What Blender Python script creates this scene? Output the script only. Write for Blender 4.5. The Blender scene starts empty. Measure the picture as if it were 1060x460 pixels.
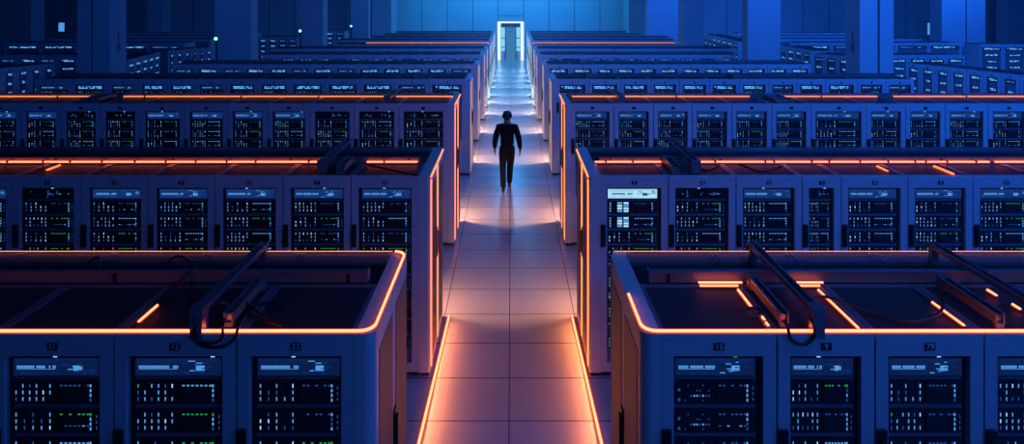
import bpy, bmesh, math, random
from mathutils import Vector, Matrix
random.seed(7)
R = random.Random(11)
C = bpy.context.scene.collection
scene = bpy.context.scene

# ------------------------------------------------------------------ camera model
F, VX, VY, CH = 620.0, 529.0, -4.0, 4.47      # focal px, vanishing point, eye height
def at(px, py, z):
    s = (py - VY) / (CH - z)
    return Vector(((px - VX) / s, F / s, z))

# ------------------------------------------------------------------ materials
def mat(name, col, rough=0.5, metal=0.0, spec=0.5, noise=0.0, nscale=6.0, bump=0.0):
    m = bpy.data.materials.new(name); m.use_nodes = True
    nt = m.node_tree; b = nt.nodes['Principled BSDF']
    b.inputs['Base Color'].default_value = (*col, 1)
    b.inputs['Roughness'].default_value = rough
    b.inputs['Metallic'].default_value = metal
    b.inputs['Specular IOR Level'].default_value = spec
    if noise or bump:
        tc = nt.nodes.new('ShaderNodeTexCoord')
        n = nt.nodes.new('ShaderNodeTexNoise'); n.inputs['Scale'].default_value = nscale
        n.inputs['Detail'].default_value = 5
        nt.links.new(tc.outputs['Object'], n.inputs['Vector'])
        if noise:
            mx = nt.nodes.new('ShaderNodeMix'); mx.data_type = 'RGBA'
            mx.inputs[6].default_value = (*[c * (1 - noise) for c in col], 1)
            mx.inputs[7].default_value = (*[min(1, c * (1 + noise)) for c in col], 1)
            nt.links.new(n.outputs['Fac'], mx.inputs[0])
            nt.links.new(mx.outputs[2], b.inputs['Base Color'])
        if bump:
            bp = nt.nodes.new('ShaderNodeBump'); bp.inputs['Strength'].default_value = bump
            bp.inputs['Distance'].default_value = 0.01
            nt.links.new(n.outputs['Fac'], bp.inputs['Height'])
            nt.links.new(bp.outputs['Normal'], b.inputs['Normal'])
    return m
def glow(name, col, strength, sample=True, base=(0.02, 0.02, 0.02)):
    m = mat(name, base, 0.4)
    b = m.node_tree.nodes['Principled BSDF']
    b.inputs['Emission Color'].default_value = (*col, 1)
    b.inputs['Emission Strength'].default_value = strength
    if not sample: m.cycles.emission_sampling = 'NONE'
    return m

PAINT = mat('cabinet_paint', (0.40, 0.42, 0.47), 0.42, 0.0, 0.5, 0.05, 3.0)
PAINT_S = mat('end_panel_paint', (0.44, 0.45, 0.48), 0.4, 0.0, 0.5, 0.05, 3.0)
REAR = mat('rear_roof_sheet', (0.085, 0.09, 0.115), 0.4, 0.1, 0.5, 0.1, 4.0)
DECK = mat('roof_sheet', (0.034, 0.034, 0.044), 0.5, 0.0, 0.25, 0.15, 4.0)
RAIL = mat('roof_rail', (0.15, 0.16, 0.20), 0.35, 0.3)
BLACK = mat('black_plastic', (0.008, 0.008, 0.010), 0.45)
TRAYM = mat('tray_steel', (0.15, 0.14, 0.13), 0.5, 0.1)
ARM = mat('arm_steel', (0.22, 0.22, 0.26), 0.30, 0.6)
RUB = mat('cable_rubber', (0.010, 0.010, 0.012), 0.4)
RACK = mat('rack_grid', (0.15, 0.17, 0.22), 0.45)
WELL = mat('window_well', (0.018, 0.02, 0.03), 0.6)
BAY = mat('drive_bay_face', (0.010, 0.011, 0.016), 0.35, 0.0, 0.5)
SLOT = mat('drive_slot', (0.03, 0.033, 0.045), 0.4)
MESHP = mat('perforated_steel', (0.13, 0.10, 0.09), 0.5, 0.2, 0.5, 0.5, 220.0)
LEDB = glow('led_cyan', (0.13, 0.45, 1.0), 0.75, False)
LEDW = glow('led_white', (0.4, 0.75, 1.0), 1.0, False)
LEDD = glow('led_dim', (0.04, 0.20, 0.8), 0.32, False)
LEDG = glow('led_green', (0.05, 0.75, 0.16), 0.38, False)
SCRD = glow('screen_dark', (0.004, 0.018, 0.10), 0.6, False)
SCRM = glow('screen_mid', (0.012, 0.075, 0.42), 0.36, False)
SCRB = glow('screen_bright', (0.10, 0.42, 1.0), 0.75, False)
SCRL = glow('screen_lit', (0.42, 0.80, 1.0), 0.95, False)
SCRI = glow('screen_ink', (0.02, 0.10, 0.25), 0.6, False)
ORANGE = glow('orange_led_core', (1.0, 0.145, 0.065), 5.8)
HALO = glow('orange_led_halo', (1.0, 0.11, 0.02), 0.6)  # dim emission standing in for the glow around the tubes
ORANGE_L = glow('orange_led_thin', (1.0, 0.25, 0.08), 1.6)
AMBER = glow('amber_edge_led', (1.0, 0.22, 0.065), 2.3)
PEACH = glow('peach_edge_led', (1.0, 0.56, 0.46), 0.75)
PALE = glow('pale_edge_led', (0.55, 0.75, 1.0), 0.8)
DOORW = glow('door_surround_light', (0.62, 0.90, 1.0), 1.35)
LEAF = glow('door_leaf_glow', (0.10, 0.42, 0.85), 0.42)  # emission added so the solid leaf looks lit
DOORG = glow('door_lit_glass', (0.25, 0.72, 1.0), 0.9)
CYANW = glow('lit_window', (0.10, 0.42, 1.0), 0.75)
GREENL = glow('green_lamp', (0.15, 1.0, 0.55), 3.0)
PLATE_T = mat('plate_digits', (0.8, 0.75, 0.8), 0.4)
SKIN = mat('skin', (0.20, 0.11, 0.075), 0.55)
SHIRT = mat('black_shirt', (0.005, 0.005, 0.007), 0.8, 0, 0.2, 0.3, 30)
TROUS = mat('dark_trousers', (0.007, 0.006, 0.006), 0.8, 0, 0.2, 0.3, 30)
HAIRM = mat('dark_hair', (0.006, 0.005, 0.006), 0.6)
SHOE = mat('black_leather', (0.008, 0.007, 0.008), 0.35)

def column_mat():
    return mat('column_paint', (0.36, 0.38, 0.42), 0.6, 0, 0.4, 0.10, 1.3, 0.1)
COLM = column_mat()

def floor_mat():
    m = bpy.data.materials.new('raised_floor_tile'); m.use_nodes = True
    nt = m.node_tree; b = nt.nodes['Principled BSDF']; L = nt.links
    g = nt.nodes.new('ShaderNodeNewGeometry'); sp = nt.nodes.new('ShaderNodeSeparateXYZ')
    L.new(g.outputs['Position'], sp.inputs[0])
    def math_(op, a, v=None, w=None):
        n = nt.nodes.new('ShaderNodeMath'); n.operation = op
        for k, q in enumerate((a, v, w)):
            if q is None: continue
            if isinstance(q, (int, float)): n.inputs[k].default_value = q
            else: L.new(q, n.inputs[k])
        return n.outputs[0]
    def line(sock, off, step, half):
        a = math_('DIVIDE', math_('SUBTRACT', sock, off), step)
        d = math_('ABSOLUTE', math_('SUBTRACT', math_('FRACT', math_('ADD', a, 0.5)), 0.5))
        return math_('LESS_THAN', math_('MULTIPLY', d, step), half)
    lx = line(sp.outputs[0], -0.02, 0.905, 0.0055)
    ly = line(sp.outputs[1], 10.54, 0.707, 0.007)
    ln = math_('MAXIMUM', lx, ly)
    n = nt.nodes.new('ShaderNodeTexNoise'); n.inputs['Scale'].default_value = 1.5; n.inputs['Detail'].default_value = 6
    L.new(g.outputs['Position'], n.inputs['Vector'])
    mx = nt.nodes.new('ShaderNodeMix'); mx.data_type = 'RGBA'
    mx.inputs[6].default_value = (0.33, 0.33, 0.345, 1); mx.inputs[7].default_value = (0.44, 0.435, 0.45, 1)
    L.new(n.outputs['Fac'], mx.inputs[0])
    m2 = nt.nodes.new('ShaderNodeMix'); m2.data_type = 'RGBA'
    L.new(ln, m2.inputs[0]); L.new(mx.outputs[2], m2.inputs[6]); m2.inputs[7].default_value = (0.05, 0.05, 0.06, 1)
    L.new(m2.outputs[2], b.inputs['Base Color'])
    rr = nt.nodes.new('ShaderNodeMapRange'); L.new(n.outputs['Fac'], rr.inputs[0])
    rr.inputs[3].default_value = 0.19; rr.inputs[4].default_value = 0.30
    L.new(rr.outputs[0], b.inputs['Roughness'])
    return m
FLOOR = floor_mat()

def wall_mat():
    m = bpy.data.materials.new('wall_panels'); m.use_nodes = True
    nt = m.node_tree; b = nt.nodes['Principled BSDF']; L = nt.links
    g = nt.nodes.new('ShaderNodeNewGeometry'); sp = nt.nodes.new('ShaderNodeSeparateXYZ')
    L.new(g.outputs['Position'], sp.inputs[0])
    def math_(op, a, v=0.0):
        n = nt.nodes.new('ShaderNodeMath'); n.operation = op
        for k, q in enumerate((a, v)):
            if isinstance(q, (int, float)): n.inputs[k].default_value = q
            else: L.new(q, n.inputs[k])
        return n.outputs[0]
    a = math_('DIVIDE', math_('ADD', sp.outputs[0], 0.9), 1.78)
    d = math_('ABSOLUTE', math_('SUBTRACT', math_('FRACT', math_('ADD', a, 0.5)), 0.5))
    ln = math_('LESS_THAN', d, 0.011)
    n = nt.nodes.new('ShaderNodeTexNoise'); n.inputs['Scale'].default_value = 0.8; n.inputs['Detail'].default_value = 5
    L.new(g.outputs['Position'], n.inputs['Vector'])
    mx = nt.nodes.new('ShaderNodeMix'); mx.data_type = 'RGBA'
    mx.inputs[6].default_value = (0.36, 0.38, 0.42, 1); mx.inputs[7].default_value = (0.46, 0.48, 0.52, 1)
    L.new(n.outputs['Fac'], mx.inputs[0])
    m2 = nt.nodes.new('ShaderNodeMix'); m2.data_type = 'RGBA'
    L.new(ln, m2.inputs[0]); L.new(mx.outputs[2], m2.inputs[6]); m2.inputs[7].default_value = (0.06, 0.06, 0.08, 1)
    L.new(m2.outputs[2], b.inputs['Base Color']); b.inputs['Roughness'].default_value = 0.6
    return m
WALL = wall_mat()
CEIL = mat('ceiling_paint', (0.10, 0.10, 0.12), 0.8, 0, 0.3, 0.1, 2)

# ------------------------------------------------------------------ mesh builder
class MB:
    def __init__(s): s.v = []; s.f = []; s.m = []; s.mats = []
    def mi(s, m):
        if m not in s.mats: s.mats.append(m)
        return s.mats.index(m)
    def box(s, x0, x1, y0, y1, z0, z1, m):
        b = len(s.v)
        s.v += [(x0,y0,z0),(x1,y0,z0),(x1,y1,z0),(x0,y1,z0),(x0,y0,z1),(x1,y0,z1),(x1,y1,z1),(x0,y1,z1)]
        s.f += [tuple(b+i for i in q) for q in ((0,3,2,1),(4,5,6,7),(0,1,5,4),(1,2,6,5),(2,3,7,6),(3,0,4,7))]
        s.m += [s.mi(m)] * 6; return s
    def quad(s, x0, x1, y, z0, z1, m):           # faces -Y
        b = len(s.v); s.v += [(x0,y,z0),(x1,y,z0),(x1,y,z1),(x0,y,z1)]
        s.f.append((b,b+1,b+2,b+3)); s.m.append(s.mi(m)); return s
    def prism(s, poly, z0, z1, m):               # poly counter-clockwise in xy
        b = len(s.v); n = len(poly)
        s.v += [(x,y,z0) for x,y in poly] + [(x,y,z1) for x,y in poly]
        s.f.append(tuple(b+i for i in reversed(range(n)))); s.f.append(tuple(b+n+i for i in range(n)))
        for i in range(n):
            j = (i+1) % n; s.f.append((b+i,b+j,b+n+j,b+n+i))
        s.m += [s.mi(m)] * (n+2); return s
    def bar(s, p, q, w, h, m):                   # rectangular bar p->q, width w (horizontal), height h
        p, q = Vector(p), Vector(q); d = (q-p).normalized()
        u = Vector((0,0,1)) if abs(d.z) < 0.95 else Vector((0,1,0))
        a = d.cross(u).normalized(); c = a.cross(d).normalized()
        b = len(s.v)
        for P in (p, q):
            for sx, sz in ((-1,-1),(1,-1),(1,1),(-1,1)):
                s.v.append(tuple(P + a*sx*w/2 + c*sz*h/2))
        s.f += [tuple(b+i for i in k) for k in ((0,1,2,3),(7,6,5,4),(0,4,5,1),(1,5,6,2),(2,6,7,3),(3,7,4,0))]
        s.m += [s.mi(m)] * 6; return s
    def tube(s, pts, r, m, n=8, closed=False):
        pts = [Vector(p) for p in pts]; k = len(pts); b = len(s.v)
        up = Vector((0,0,1)); prev = None
        for i, p in enumerate(pts):
            t = (pts[min(i+1,k-1)] - pts[max(i-1,0)]).normalized()
            if prev is None:
                a = t.cross(up)
                if a.length < 1e-3: a = t.cross(Vector((0,1,0)))
                a.normalize()
            else:
                a = (prev - t * prev.dot(t)); a.normalize()
            prev = a; c = t.cross(a)
            for j in range(n):
                th = 2*math.pi*j/n; s.v.append(tuple(p + (a*math.cos(th)+c*math.sin(th))*r))
        for i in range(k-1):
            for j in range(n):
                j2 = (j+1) % n
                s.f.append((b+i*n+j, b+i*n+j2, b+(i+1)*n+j2, b+(i+1)*n+j)); s.m.append(s.mi(m))
        s.f.append(tuple(b+j for j in reversed(range(n)))); s.m.append(s.mi(m))
        s.f.append(tuple(b+(k-1)*n+j for j in range(n))); s.m.append(s.mi(m)); return s
    def cyl(s, x, y, z, r, d, m, n=14):          # disc facing -Y
        return s.tube([(x,y,z),(x,y+d,z)], r, m, n)
    def mesh(s, name):
        me = bpy.data.meshes.new(name); me.from_pydata(s.v, [], s.f)
        for m in s.mats: me.materials.append(m)
        me.polygons.foreach_set('material_index', s.m); me.update()
        bm = bmesh.new(); bm.from_mesh(me); bmesh.ops.recalc_face_normals(bm, faces=[f for f in bm.faces]) if False else None
        bm.free(); return me
    def build(s, name, parent=None, bevel=0.0):
        return link(name, s.mesh(name), parent, bevel)
def link(name, me, parent=None, bevel=0.0):
    o = bpy.data.objects.new(name, me); C.objects.link(o)
    if parent: o.parent = parent
    if bevel:
        b = o.modifiers.new('bevel', 'BEVEL'); b.width = bevel; b.segments = 2; b.limit_method = 'ANGLE'
    return o
def tag(o, label, cat, group=None, kind=None):
    o['label'] = label; o['category'] = cat
    if group: o['group'] = group
    if kind: o['kind'] = kind
    return o
def empty(name, label, cat, loc=(0,0,0), rz=0, group=None):
    o = bpy.data.objects.new(name, None); C.objects.link(o); o.empty_display_size = 0.2
    o.location = loc; o.rotation_euler = (0,0,rz); return tag(o, label, cat, group)
def structure(o): o['kind'] = 'structure'; return o
def smooth_path(pts, sub=8):
    P = [Vector(p) for p in pts]; out = []
    for i in range(len(P)-1):
        p0, p1, p2, p3 = P[max(i-1,0)], P[i], P[i+1], P[min(i+2,len(P)-1)]
        for k in range(sub):
            t = k/sub
            out.append(0.5*((2*p1)+(p2-p0)*t+(2*p0-5*p1+4*p2-p3)*t*t+(3*p1-p0-3*p2+p3)*t**3))
    out.append(P[-1]); return out

# ------------------------------------------------------------------ shared cabinet pieces (unit width meshes)
def bay_left(seed):
    r = random.Random(seed); b = MB(); b.box(-.5,.5,0,.03,0,.14, BAY)
    cols = 5 + (seed % 2)
    for i in range(cols):
        x = -.42 + .80*i/(cols-1) if cols > 1 else 0
        b.quad(x-.075, x-.045, -.0006, .012, .128, SLOT)
        for k in range(3):
            z = .020 + k*.040
            if r.random() < .16: continue
            m = LEDB if r.random() < .6 else (LEDW if r.random() < .3 else LEDD)
            if r.random() < .008: m = LEDG
            b.quad(x-.015, x+.014, -.001, z, z+.022, m)
    return b.mesh('drive_bay')
def bay_dim(seed):
    r = random.Random(seed); b = MB(); b.box(-.5,.5,0,.03,0,.14, BAY)
    for k in range(4):
        z = .018 + k*.03
        b.quad(-.46,.46,-.0006,z+.012,z+.014, SLOT)
        if r.random() < .8: b.quad(-.42,-.36,-.001,z,z+.018, LEDB if r.random() < .6 else LEDD)
        for i in range(9):
            if r.random() < .30: b.quad(-.25+i*.075,-.22+i*.075,-.001,z,z+.008, LEDD)
    if seed % 2:
        for i in range(7): b.quad(-.1+i*.075,-.06+i*.075,-.001,.045,.056, LEDB if r.random()<.6 else LEDD)
    return b.mesh('drive_bay')
def bay_right(seed):
    r = random.Random(seed); b = MB(); b.box(-.5,.5,0,.03,0,.14, BAY)
    for k in range(5): b.quad(-.46,.24,-.0006,.018+k*.024,.021+k*.024, SLOT)
    top = LEDG if seed % 4 == 0 else (LEDB if seed % 4 == 1 else LEDD)
    for i in range(7):
        if r.random() < .85: b.quad(-.43+i*.105,-.37+i*.105,-.001,.108,.117, top)
    if r.random() < .5:
        for i in range(7):
            if r.random() < .8: b.quad(-.43+i*.105,-.37+i*.105,-.001,.038,.045, LEDB if r.random() < .5 else LEDD)
    for k in range(4):
        b.quad(.27,.31,-.001,.015+k*.029,.033+k*.029, LEDG if (seed % 4 == 0 and k > 2) else (LEDB if r.random() < .75 else LEDD))
    if r.random() < .5:
        for k in range(3): b.quad(.42,.445,-.001,.02+k*.035,.038+k*.035, LEDD)
    return b.mesh('drive_bay')
def bay_lit(seed):                               # two bright white columns of drives
    b = MB(); b.box(-.5,.5,0,.03,0,.14, BAY)
    for k in range(4): b.quad(-.42,-.36,-.001,.015+k*.03,.032+k*.03, LEDB)
    for i in range(2):
        for k in range(4):
            x = -.1+i*.26
            b.quad(x,x+.2,-.001,.012+k*.031,.035+k*.031, SCRL if (i+k) % 3 else LEDB)
    return b.mesh('drive_bay')
BAYS_L = [bay_left(s) for s in range(20, 28)]
BAYS_D = [bay_dim(s) for s in range(40, 44)]
BAYS_R = [bay_right(s) for s in range(60, 69)]
BAY_LIT = bay_lit(1)
def display(kind, seed):                         # 1 wide, .115 high
    r = random.Random(seed); b = MB()
    bg = {'lit': SCRL, 'mid': SCRM, 'dark': SCRD, 'off': BAY}[kind]
    ink = {'lit': SCRI, 'mid': SCRB, 'dark': SCRB, 'off': LEDD}[kind]
    b.box(-.5,.5,0,.03,0,.115, BLACK); b.quad(-.49,.49,-.0006,.004,.111, bg)
    y = -.0012
    if kind == 'off':
        for k in range(3):
            b.quad(-.45,.45,y,.02+k*.035,.022+k*.035, SLOT)
        for k in range(14):
            x = -.42+.84*r.random(); b.quad(x,x+.025,y,.015+.08*r.random()//.02*.02,.025+.08*r.random(), LEDD) if r.random()<.4 else b.quad(x,x+.02,y,.05,.058,LEDB)
        return b.mesh('display_panel')
    dim = SCRI if kind == 'lit' else SCRM if kind == 'dark' else LEDD
    b.quad(-.46,.46,y,.098,.101, dim); b.quad(-.46,-.0,y,.084,.087, dim)
    # bold bar of small marks on the left, blocks on the right
    for i in range(22):
        if r.random() < .88:
            x = -.45+i*.0205; b.quad(x,x+.016,y,.048,.066, ink)
    b.quad(-.45,-.01,y,.042,.045, ink)
    for i in range(9):
        if r.random() < .7: x = -.45+i*.05; b.quad(x,x+.03,y,.018,.023, dim)
    b.quad(.015,.018,y,.01,.105, dim)
    b.quad(.20,.30,y,.034,.066, ink)
    for i in range(12):
        x, z = .04+.38*r.random(), .015+.075*r.random(); b.quad(x,x+.03+.06*r.random(),y-.0002,z,z+.006, ink if r.random()<.4 else dim)
    return b.mesh('display_panel')
def display_far(seed):
    r = random.Random(seed); b = MB(); b.box(-.5,.5,0,.03,0,.115, BLACK); b.quad(-.49,.49,-.0006,.004,.111, SCRD)
    for z0 in (.030,.064):
        for i in range(13):
            if r.random() < .85: x = -.42+i*.064; b.quad(x,x+.05,-.0012,z0,z0+.022, FARB if r.random() < .7 else SCRB)
    return b.mesh('display_panel')
FARB = glow('far_screen_text', (0.16, 0.52, 1.0), 1.35, False)
DISP = {k: [display(k, s) for s in range(5)] for k in ('lit','mid','dark','off')}
DISP['far'] = [display_far(s) for s in range(6)]
def bar_unit(seed):                              # lit patch strip, 1 wide .10 high
    r = random.Random(seed); b = MB(); b.box(-.5,.5,0,.03,0,.09, BAY)
    for k in range(2):
        for i in range(24):
            if r.random() < .9: b.quad(-.46+i*.0385,-.46+i*.0385+.03,-.001,.018+k*.035,.038+k*.035, SCRB if r.random() < .5 else SCRM)
    return b.mesh('patch_panel')
BARS = [bar_unit(s) for s in range(3)]

_cache = {}
def cabinet(label, loc, rz, W, D, H, detail, rows=0, seed=0, group=None, tray=0.5, number=None,
            disp=None, darkside=-1, dimbays=False, litbays=False, bars=False, handle=True, winz=None, stack=0):
    r = random.Random(seed)
    t = empty('server_cabinet', label, 'server cabinet', loc, rz, group)
    g = .004
    key = ('body', round(W,3), round(D,3), round(H,3), round(tray,3))
    if key not in _cache:
        b = MB(); w = W/2 - g
        zt = H - .03
        b.box(-w, w, .055, D, .06, zt, PAINT)
        b.box(-w, w, .0, .05, zt-.001, H, PAINT)                       # front lip of the roof
        for sx in (-1, 1):                                            # seam rails
            b.box(min(sx*w, sx*(w-.032)), max(sx*w, sx*(w-.032)), .05, D*tray, zt, H-.004, RAIL)
        b.box(-w, w, D*tray, D*tray+.03, zt, H-.002, RAIL)             # cross rail
        b.box(-w, w, D*.85, D, zt, H, REAR)
        for sx in (-1, 1): b.box(min(sx*w, sx*(w-.030)), max(sx*w, sx*(w-.030)), D*.86, D*.98, H, H+.004, RAIL)                          # rear sheet
        b.box(-w+.02, w-.02, .08, D-.03, 0.0, .06, BLACK)             # plinth
        _cache[key] = b.mesh('body')
        b = MB(); b.box(-w+.033, w-.033, .051, D*tray-.001, zt+.0005, H-.012, DECK)
        b.box(-w+.001, w-.001, D*tray+.031, D*.85-.001, zt+.0005, zt+.004, BLACK)
        _cache[key+('r',)] = b.mesh('roof_panel')
    link('body', _cache[key], t); link('roof_panel', _cache[key+('r',)], t)
    # door: frame round a recessed window
    ml, mr = .080, .085
    top = H - .135; bot = .18 if winz is None else winz
    key = ('door', round(W,3), round(H,3), round(bot,3), darkside)
    zt = H - .032
    w = W/2 - .006
    if key not in _cache:
        b = MB()
        b.box(-w, w, 0, .05, top, zt, PAINT); b.box(-w, w, 0, .05, .07, bot, PAINT)
        b.box(-w, -W/2+ml, 0, .05, bot, top, PAINT); b.box(W/2-mr, w, 0, .05, bot, top, PAINT)
        _cache[key] = b.mesh('door')
        b = MB(); x0, x1 = -W/2+ml, W/2-mr
        b.box(x0, x1, .042, .053, bot, top, WELL)
        ds = .035
        if darkside < 0: x0 += ds
        else: x1 -= ds
        if detail >= 1: b.box(x0, x1, .028, .0415, bot+.01, top-.008, RACK)
        _cache[key+('k',)] = b.mesh('rack_front')
    d = link('door', _cache[key], t)
    link('rack_front', _cache[key+('k',)], t)
    if handle:
        hh = MB(); hz = H*.66 
        hh.box(-w+.002, -w+.056, -.022, -.0005, hz-.02, hz+.24-.14*(detail<3)*0, BLACK); hh.box(-w+.016, -w+.040, -.034, -.022, hz+.02, hz+.20, BLACK)
        hk = ('handle', round(W,3), round(H,3))
        if hk not in _cache: _cache[hk] = hh.mesh('door_handle')
        link('door_handle', _cache[hk], d)
    x0, x1 = -W/2+ml, W/2-mr
    if darkside < 0: x0 += .035
    else: x1 -= .035
    cw = x1 - x0 - .012; cx = (x0+x1)/2
    def put(name, me, x, z, sx, sz=1):
        o = link(name, me, t); o.location = (x, .010, z); o.scale = (sx, .6, sz); return o
    if detail >= 1:
        dk = disp if detail > 1 else r.choice(['far','far','far','dark'])
        put('display_panel', r.choice(DISP[dk]), cx, top-.128, cw)
        pitch = .176 if detail > 1 else .15
        for k in range(0 if stack else rows):
            z = top - .128 - .03 - .14 - k*pitch
            if z < bot + .01: break
            hw = cw/2 - .008
            ln = R.choice(BAYS_D) if (dimbays and k < 3) else (BAY_LIT if (litbays and k < 2) else r.choice(BAYS_L))
            put('drive_bay', ln, cx-cw/4-.002, z, hw); put('drive_bay', r.choice(BAYS_R), cx+cw/4+.002, z, hw)
        for k in range(stack): put('display_panel', r.choice(DISP['far']), cx, top-.128-.27*(k+1), cw*r.uniform(.6,.95), r.uniform(.8,1.2))
        if bars: put('patch_panel', r.choice(BARS), cx, top-.128-.03-.14-rows*pitch+.05, cw)
    if detail >= 2:
        b = MB(); b.box(-.032,.032,-.004,-.0005,H-.098,H-.052, BLACK)
        np_ = b.build('number_plate', t)
        if number:
            cu = bpy.data.curves.new('digits','FONT'); cu.body = number; cu.size = .05; cu.align_x = 'CENTER'; cu.align_y = 'CENTER'
            cu.extrude = .0004
            to = bpy.data.objects.new('digits', cu)
            me = bpy.data.meshes.new_from_object(to); me.materials.clear(); me.materials.append(PLATE_T)
            bpy.data.objects.remove(to)
            o = link('digits', me, np_); o.location = (0,-.0046,H-.075); o.rotation_euler = (math.pi/2,0,0)
        if r.random() < .6 or 'green lamp' in label:
            b = MB(); b.quad(-.012,.012,-.0,0,.012, LEDG if label.find('green lamp') >= 0 else LEDW)
            o = b.build('status_light', t); o.location = (cx + cw*(r.random()*.5-.1), .008, top-.011)
    elif detail == 1:
        if ('dot',) not in _cache:
            b = MB(); b.cyl(0,-.004,0,.022,.004,BLACK,10); _cache[('dot',)] = b.mesh('number_plate')
        o = link('number_plate', _cache[('dot',)], t); o.location = (0,0,H-.085)
    return t

def rounded_end(x_in, x_out, y0, y1, rad):
    """plan outline of the end panel: square at the cabinet side, rounded at the two aisle corners"""
    sg = 1 if x_out > x_in else -1
    pts = [(x_in, y0)]
    for k in range(7):
        a = math.pi/2*k/6; pts.append((x_out - sg*rad*(1-math.sin(a)), y0 + rad*(1-math.cos(a))))
    for k in range(7):
        a = math.pi/2*k/6; pts.append((x_out - sg*rad*(1-math.cos(a)), y1 - rad*(1-math.sin(a))))
    pts.append((x_in, y1))
    return pts if sg > 0 else pts[::-1]

def end_panel(parent, sg, x_in, x_out, Yf, D, H, style, px, py):
    """side of the row towards the aisle: parts of the end cabinet (parent at (px,py))"""
    b = MB(); rad = .07 if style == 'front' else .03
    poly = [(x-px, y-py) for x, y in rounded_end(x_in + sg*.004, x_out, Yf, Yf+D, rad)]
    b.prism(poly, .06, H, PAINT_S)
    b.box(min(x_in,x_out)-px+.02, max(x_in,x_out)-px-.02, .05, D-.03, 0, .06, BLACK)
    p = b.build('end_panel', parent)
    x = x_out - px
    def plate(m, y0, y1, z0, z1, th, name, par):
        q = MB(); q.box(min(x, x-sg*th), max(x, x-sg*th), y0, y1, z0, z1, m); return q.build(name, par)
    plate(MESHP, .10*D, .46*D, .14, H-.16, .004, 'side_panel', parent)
    s2 = plate(MESHP, .56*D, .93*D, .14, H-.16, .004, 'side_panel', parent)
    q = MB(); q.box(min(x, x-sg*.03), max(x, x-sg*.03), .50*D, .535*D, H*.50, H*.62, BLACK)
    q.box(min(x, x-sg*.012), max(x, x-sg*.012), .49*D, .545*D, H*.48, H*.64, BLACK)
    q.build('panel_handle', s2)
    led = {'amber': AMBER, 'peach': PEACH, 'pale': PALE}.get(style)
    if led:
        for y0 in (.045*D, .50*D):
            q = MB(); q.box(min(x, x-sg*.014), max(x, x-sg*.014), y0, y0+.022, .10, H-.06, led)
            q.build('edge_light', parent)
        if style == 'amber':
            q = MB(); q.box(min(x, x-sg*.014), max(x, x-sg*.014), .05*D, .97*D, H-.035, H-.013, led)
            q.build('edge_light', parent)
    return p

ORD = ['first','second','third','fourth','fifth','sixth','seventh','eighth','ninth','tenth','eleventh','twelfth','thirteenth','fourteenth','fifteenth']
ROWN = ['front'] + ORD[1:]
SIDE = {-1: 'left', 1: 'right'}

# ------------------------------------------------------------------ rows either side of the aisle
# sf scale at row front, height, depth, aisle half width left/right
rowdef = {
 1: dict(sf=169.6, H=2.405, D=1.17, detail=3, rows=9, tray=.52),
 2: dict(sf=88.5, H=2.36, D=1.36, detail=3, rows=10, tray=.40),
 3: dict(sf=58.0, H=2.545, D=1.20, detail=2, rows=4, tray=.58),
 4: dict(sf=41.6, H=2.40, D=1.20, detail=1, rows=2, tray=.50),
 5: dict(sf=33.7, H=2.37, D=1.20, detail=1, rows=1, tray=.50),
 6: dict(sf=28.8, H=2.36, D=1.10, detail=1, rows=1, tray=.50),
 7: dict(sf=26.0, H=2.37, D=1.10, detail=1, rows=0, tray=.50),
 8: dict(sf=24.0, H=2.38, D=1.05, detail=0, rows=0, tray=.50),
 9: dict(sf=21.9, H=2.37, D=1.00, detail=0, rows=0, tray=.50),
 10: dict(sf=20.5, H=2.37, D=1.00, detail=0, rows=0, tray=.50),
 11: dict(sf=19.2, H=2.37, D=1.00, detail=0, rows=0, tray=.50),
 12: dict(sf=18.0, H=2.37, D=1.00, detail=0, rows=0, tray=.50),
}
def mids(disp):
    """cabinet edges halfway between neighbouring displays"""
    e = [(disp[i][1]+disp[i+1][0])/2 for i in range(len(disp)-1)]
    w0 = e[1]-e[0]; return [e[0]-w0] + e + [e[-1]+(e[-1]-e[-2])]
seps = {   # pixel edges listed from the aisle outwards; first value is the aisle-side corner
 (1,-1): [388, 367.6, 244.7, 117.6, -9, -135, -260], (1,1): [664, 684, 804.5, 906, 1019, 1136, 1258],
 (2,-1): [445, 433.7, 363.5, 293, 222.5, 153.5, 84, 13.6, -56, -125],
 (2,1): [610, 621.3, 692, 762, 830.4, 871, 940, 1007.4, 1076, 1146],
 (3,-1): [470.5, 463.6, 413, 366.8, 321, 277, 235.6, 191, 144.7, 104, 63, 21.6, -20, -62],
 (3,1): [585, 591, 635.8, 676.6, 716.8, 757.6, 799, 839.7, 897, 937.7, 978.5, 1023, 1066, 1108],
}
seps[(4,-1)] = [487, 481.5] + mids([(40,76-12),(84,108),(115,139.6),(147,170),(176,200),(206,231),(238,263),(270.6,296.5),(304,333),(341,369),(377,405),(413,440),(448,476)])[::-1][1:]
seps[(4,1)] = [571, 576] + mids([(579,605.5),(613.7,639),(646,670),(677,700),(707,731),(738,762),(769,792.5),(799.7,822),(828,850.6),(859,884),(891,914),(920,946)])[1:]
seps[(5,-1)] = [495, 490.5] + mids([(180,200),(206,225),(231,248),(256.5,273.6),(279,296),(303,319.5),(325,343),(349.5,367),(374,391.5),(398,414.5),(420,437),(444,461),(468,488)])[::-1][1:]
seps[(5,1)] = [563, 566.5] + mids([(569,588),(594,612),(619,634),(640,657),(662.6,679),(684.5,701.5),(706.6,724),(729.6,746),(752.5,769),(774,791),(798,814),(820,836)])[1:]
seps[(6,-1)] = [501, 497] + mids([(273,286),(292,305),(309,323.5),(328,341),(345,358),(362,375),(379.6,393),(398,411),(417,430.5),(436,449),(454,472),(478,495)])[::-1][1:]
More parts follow.
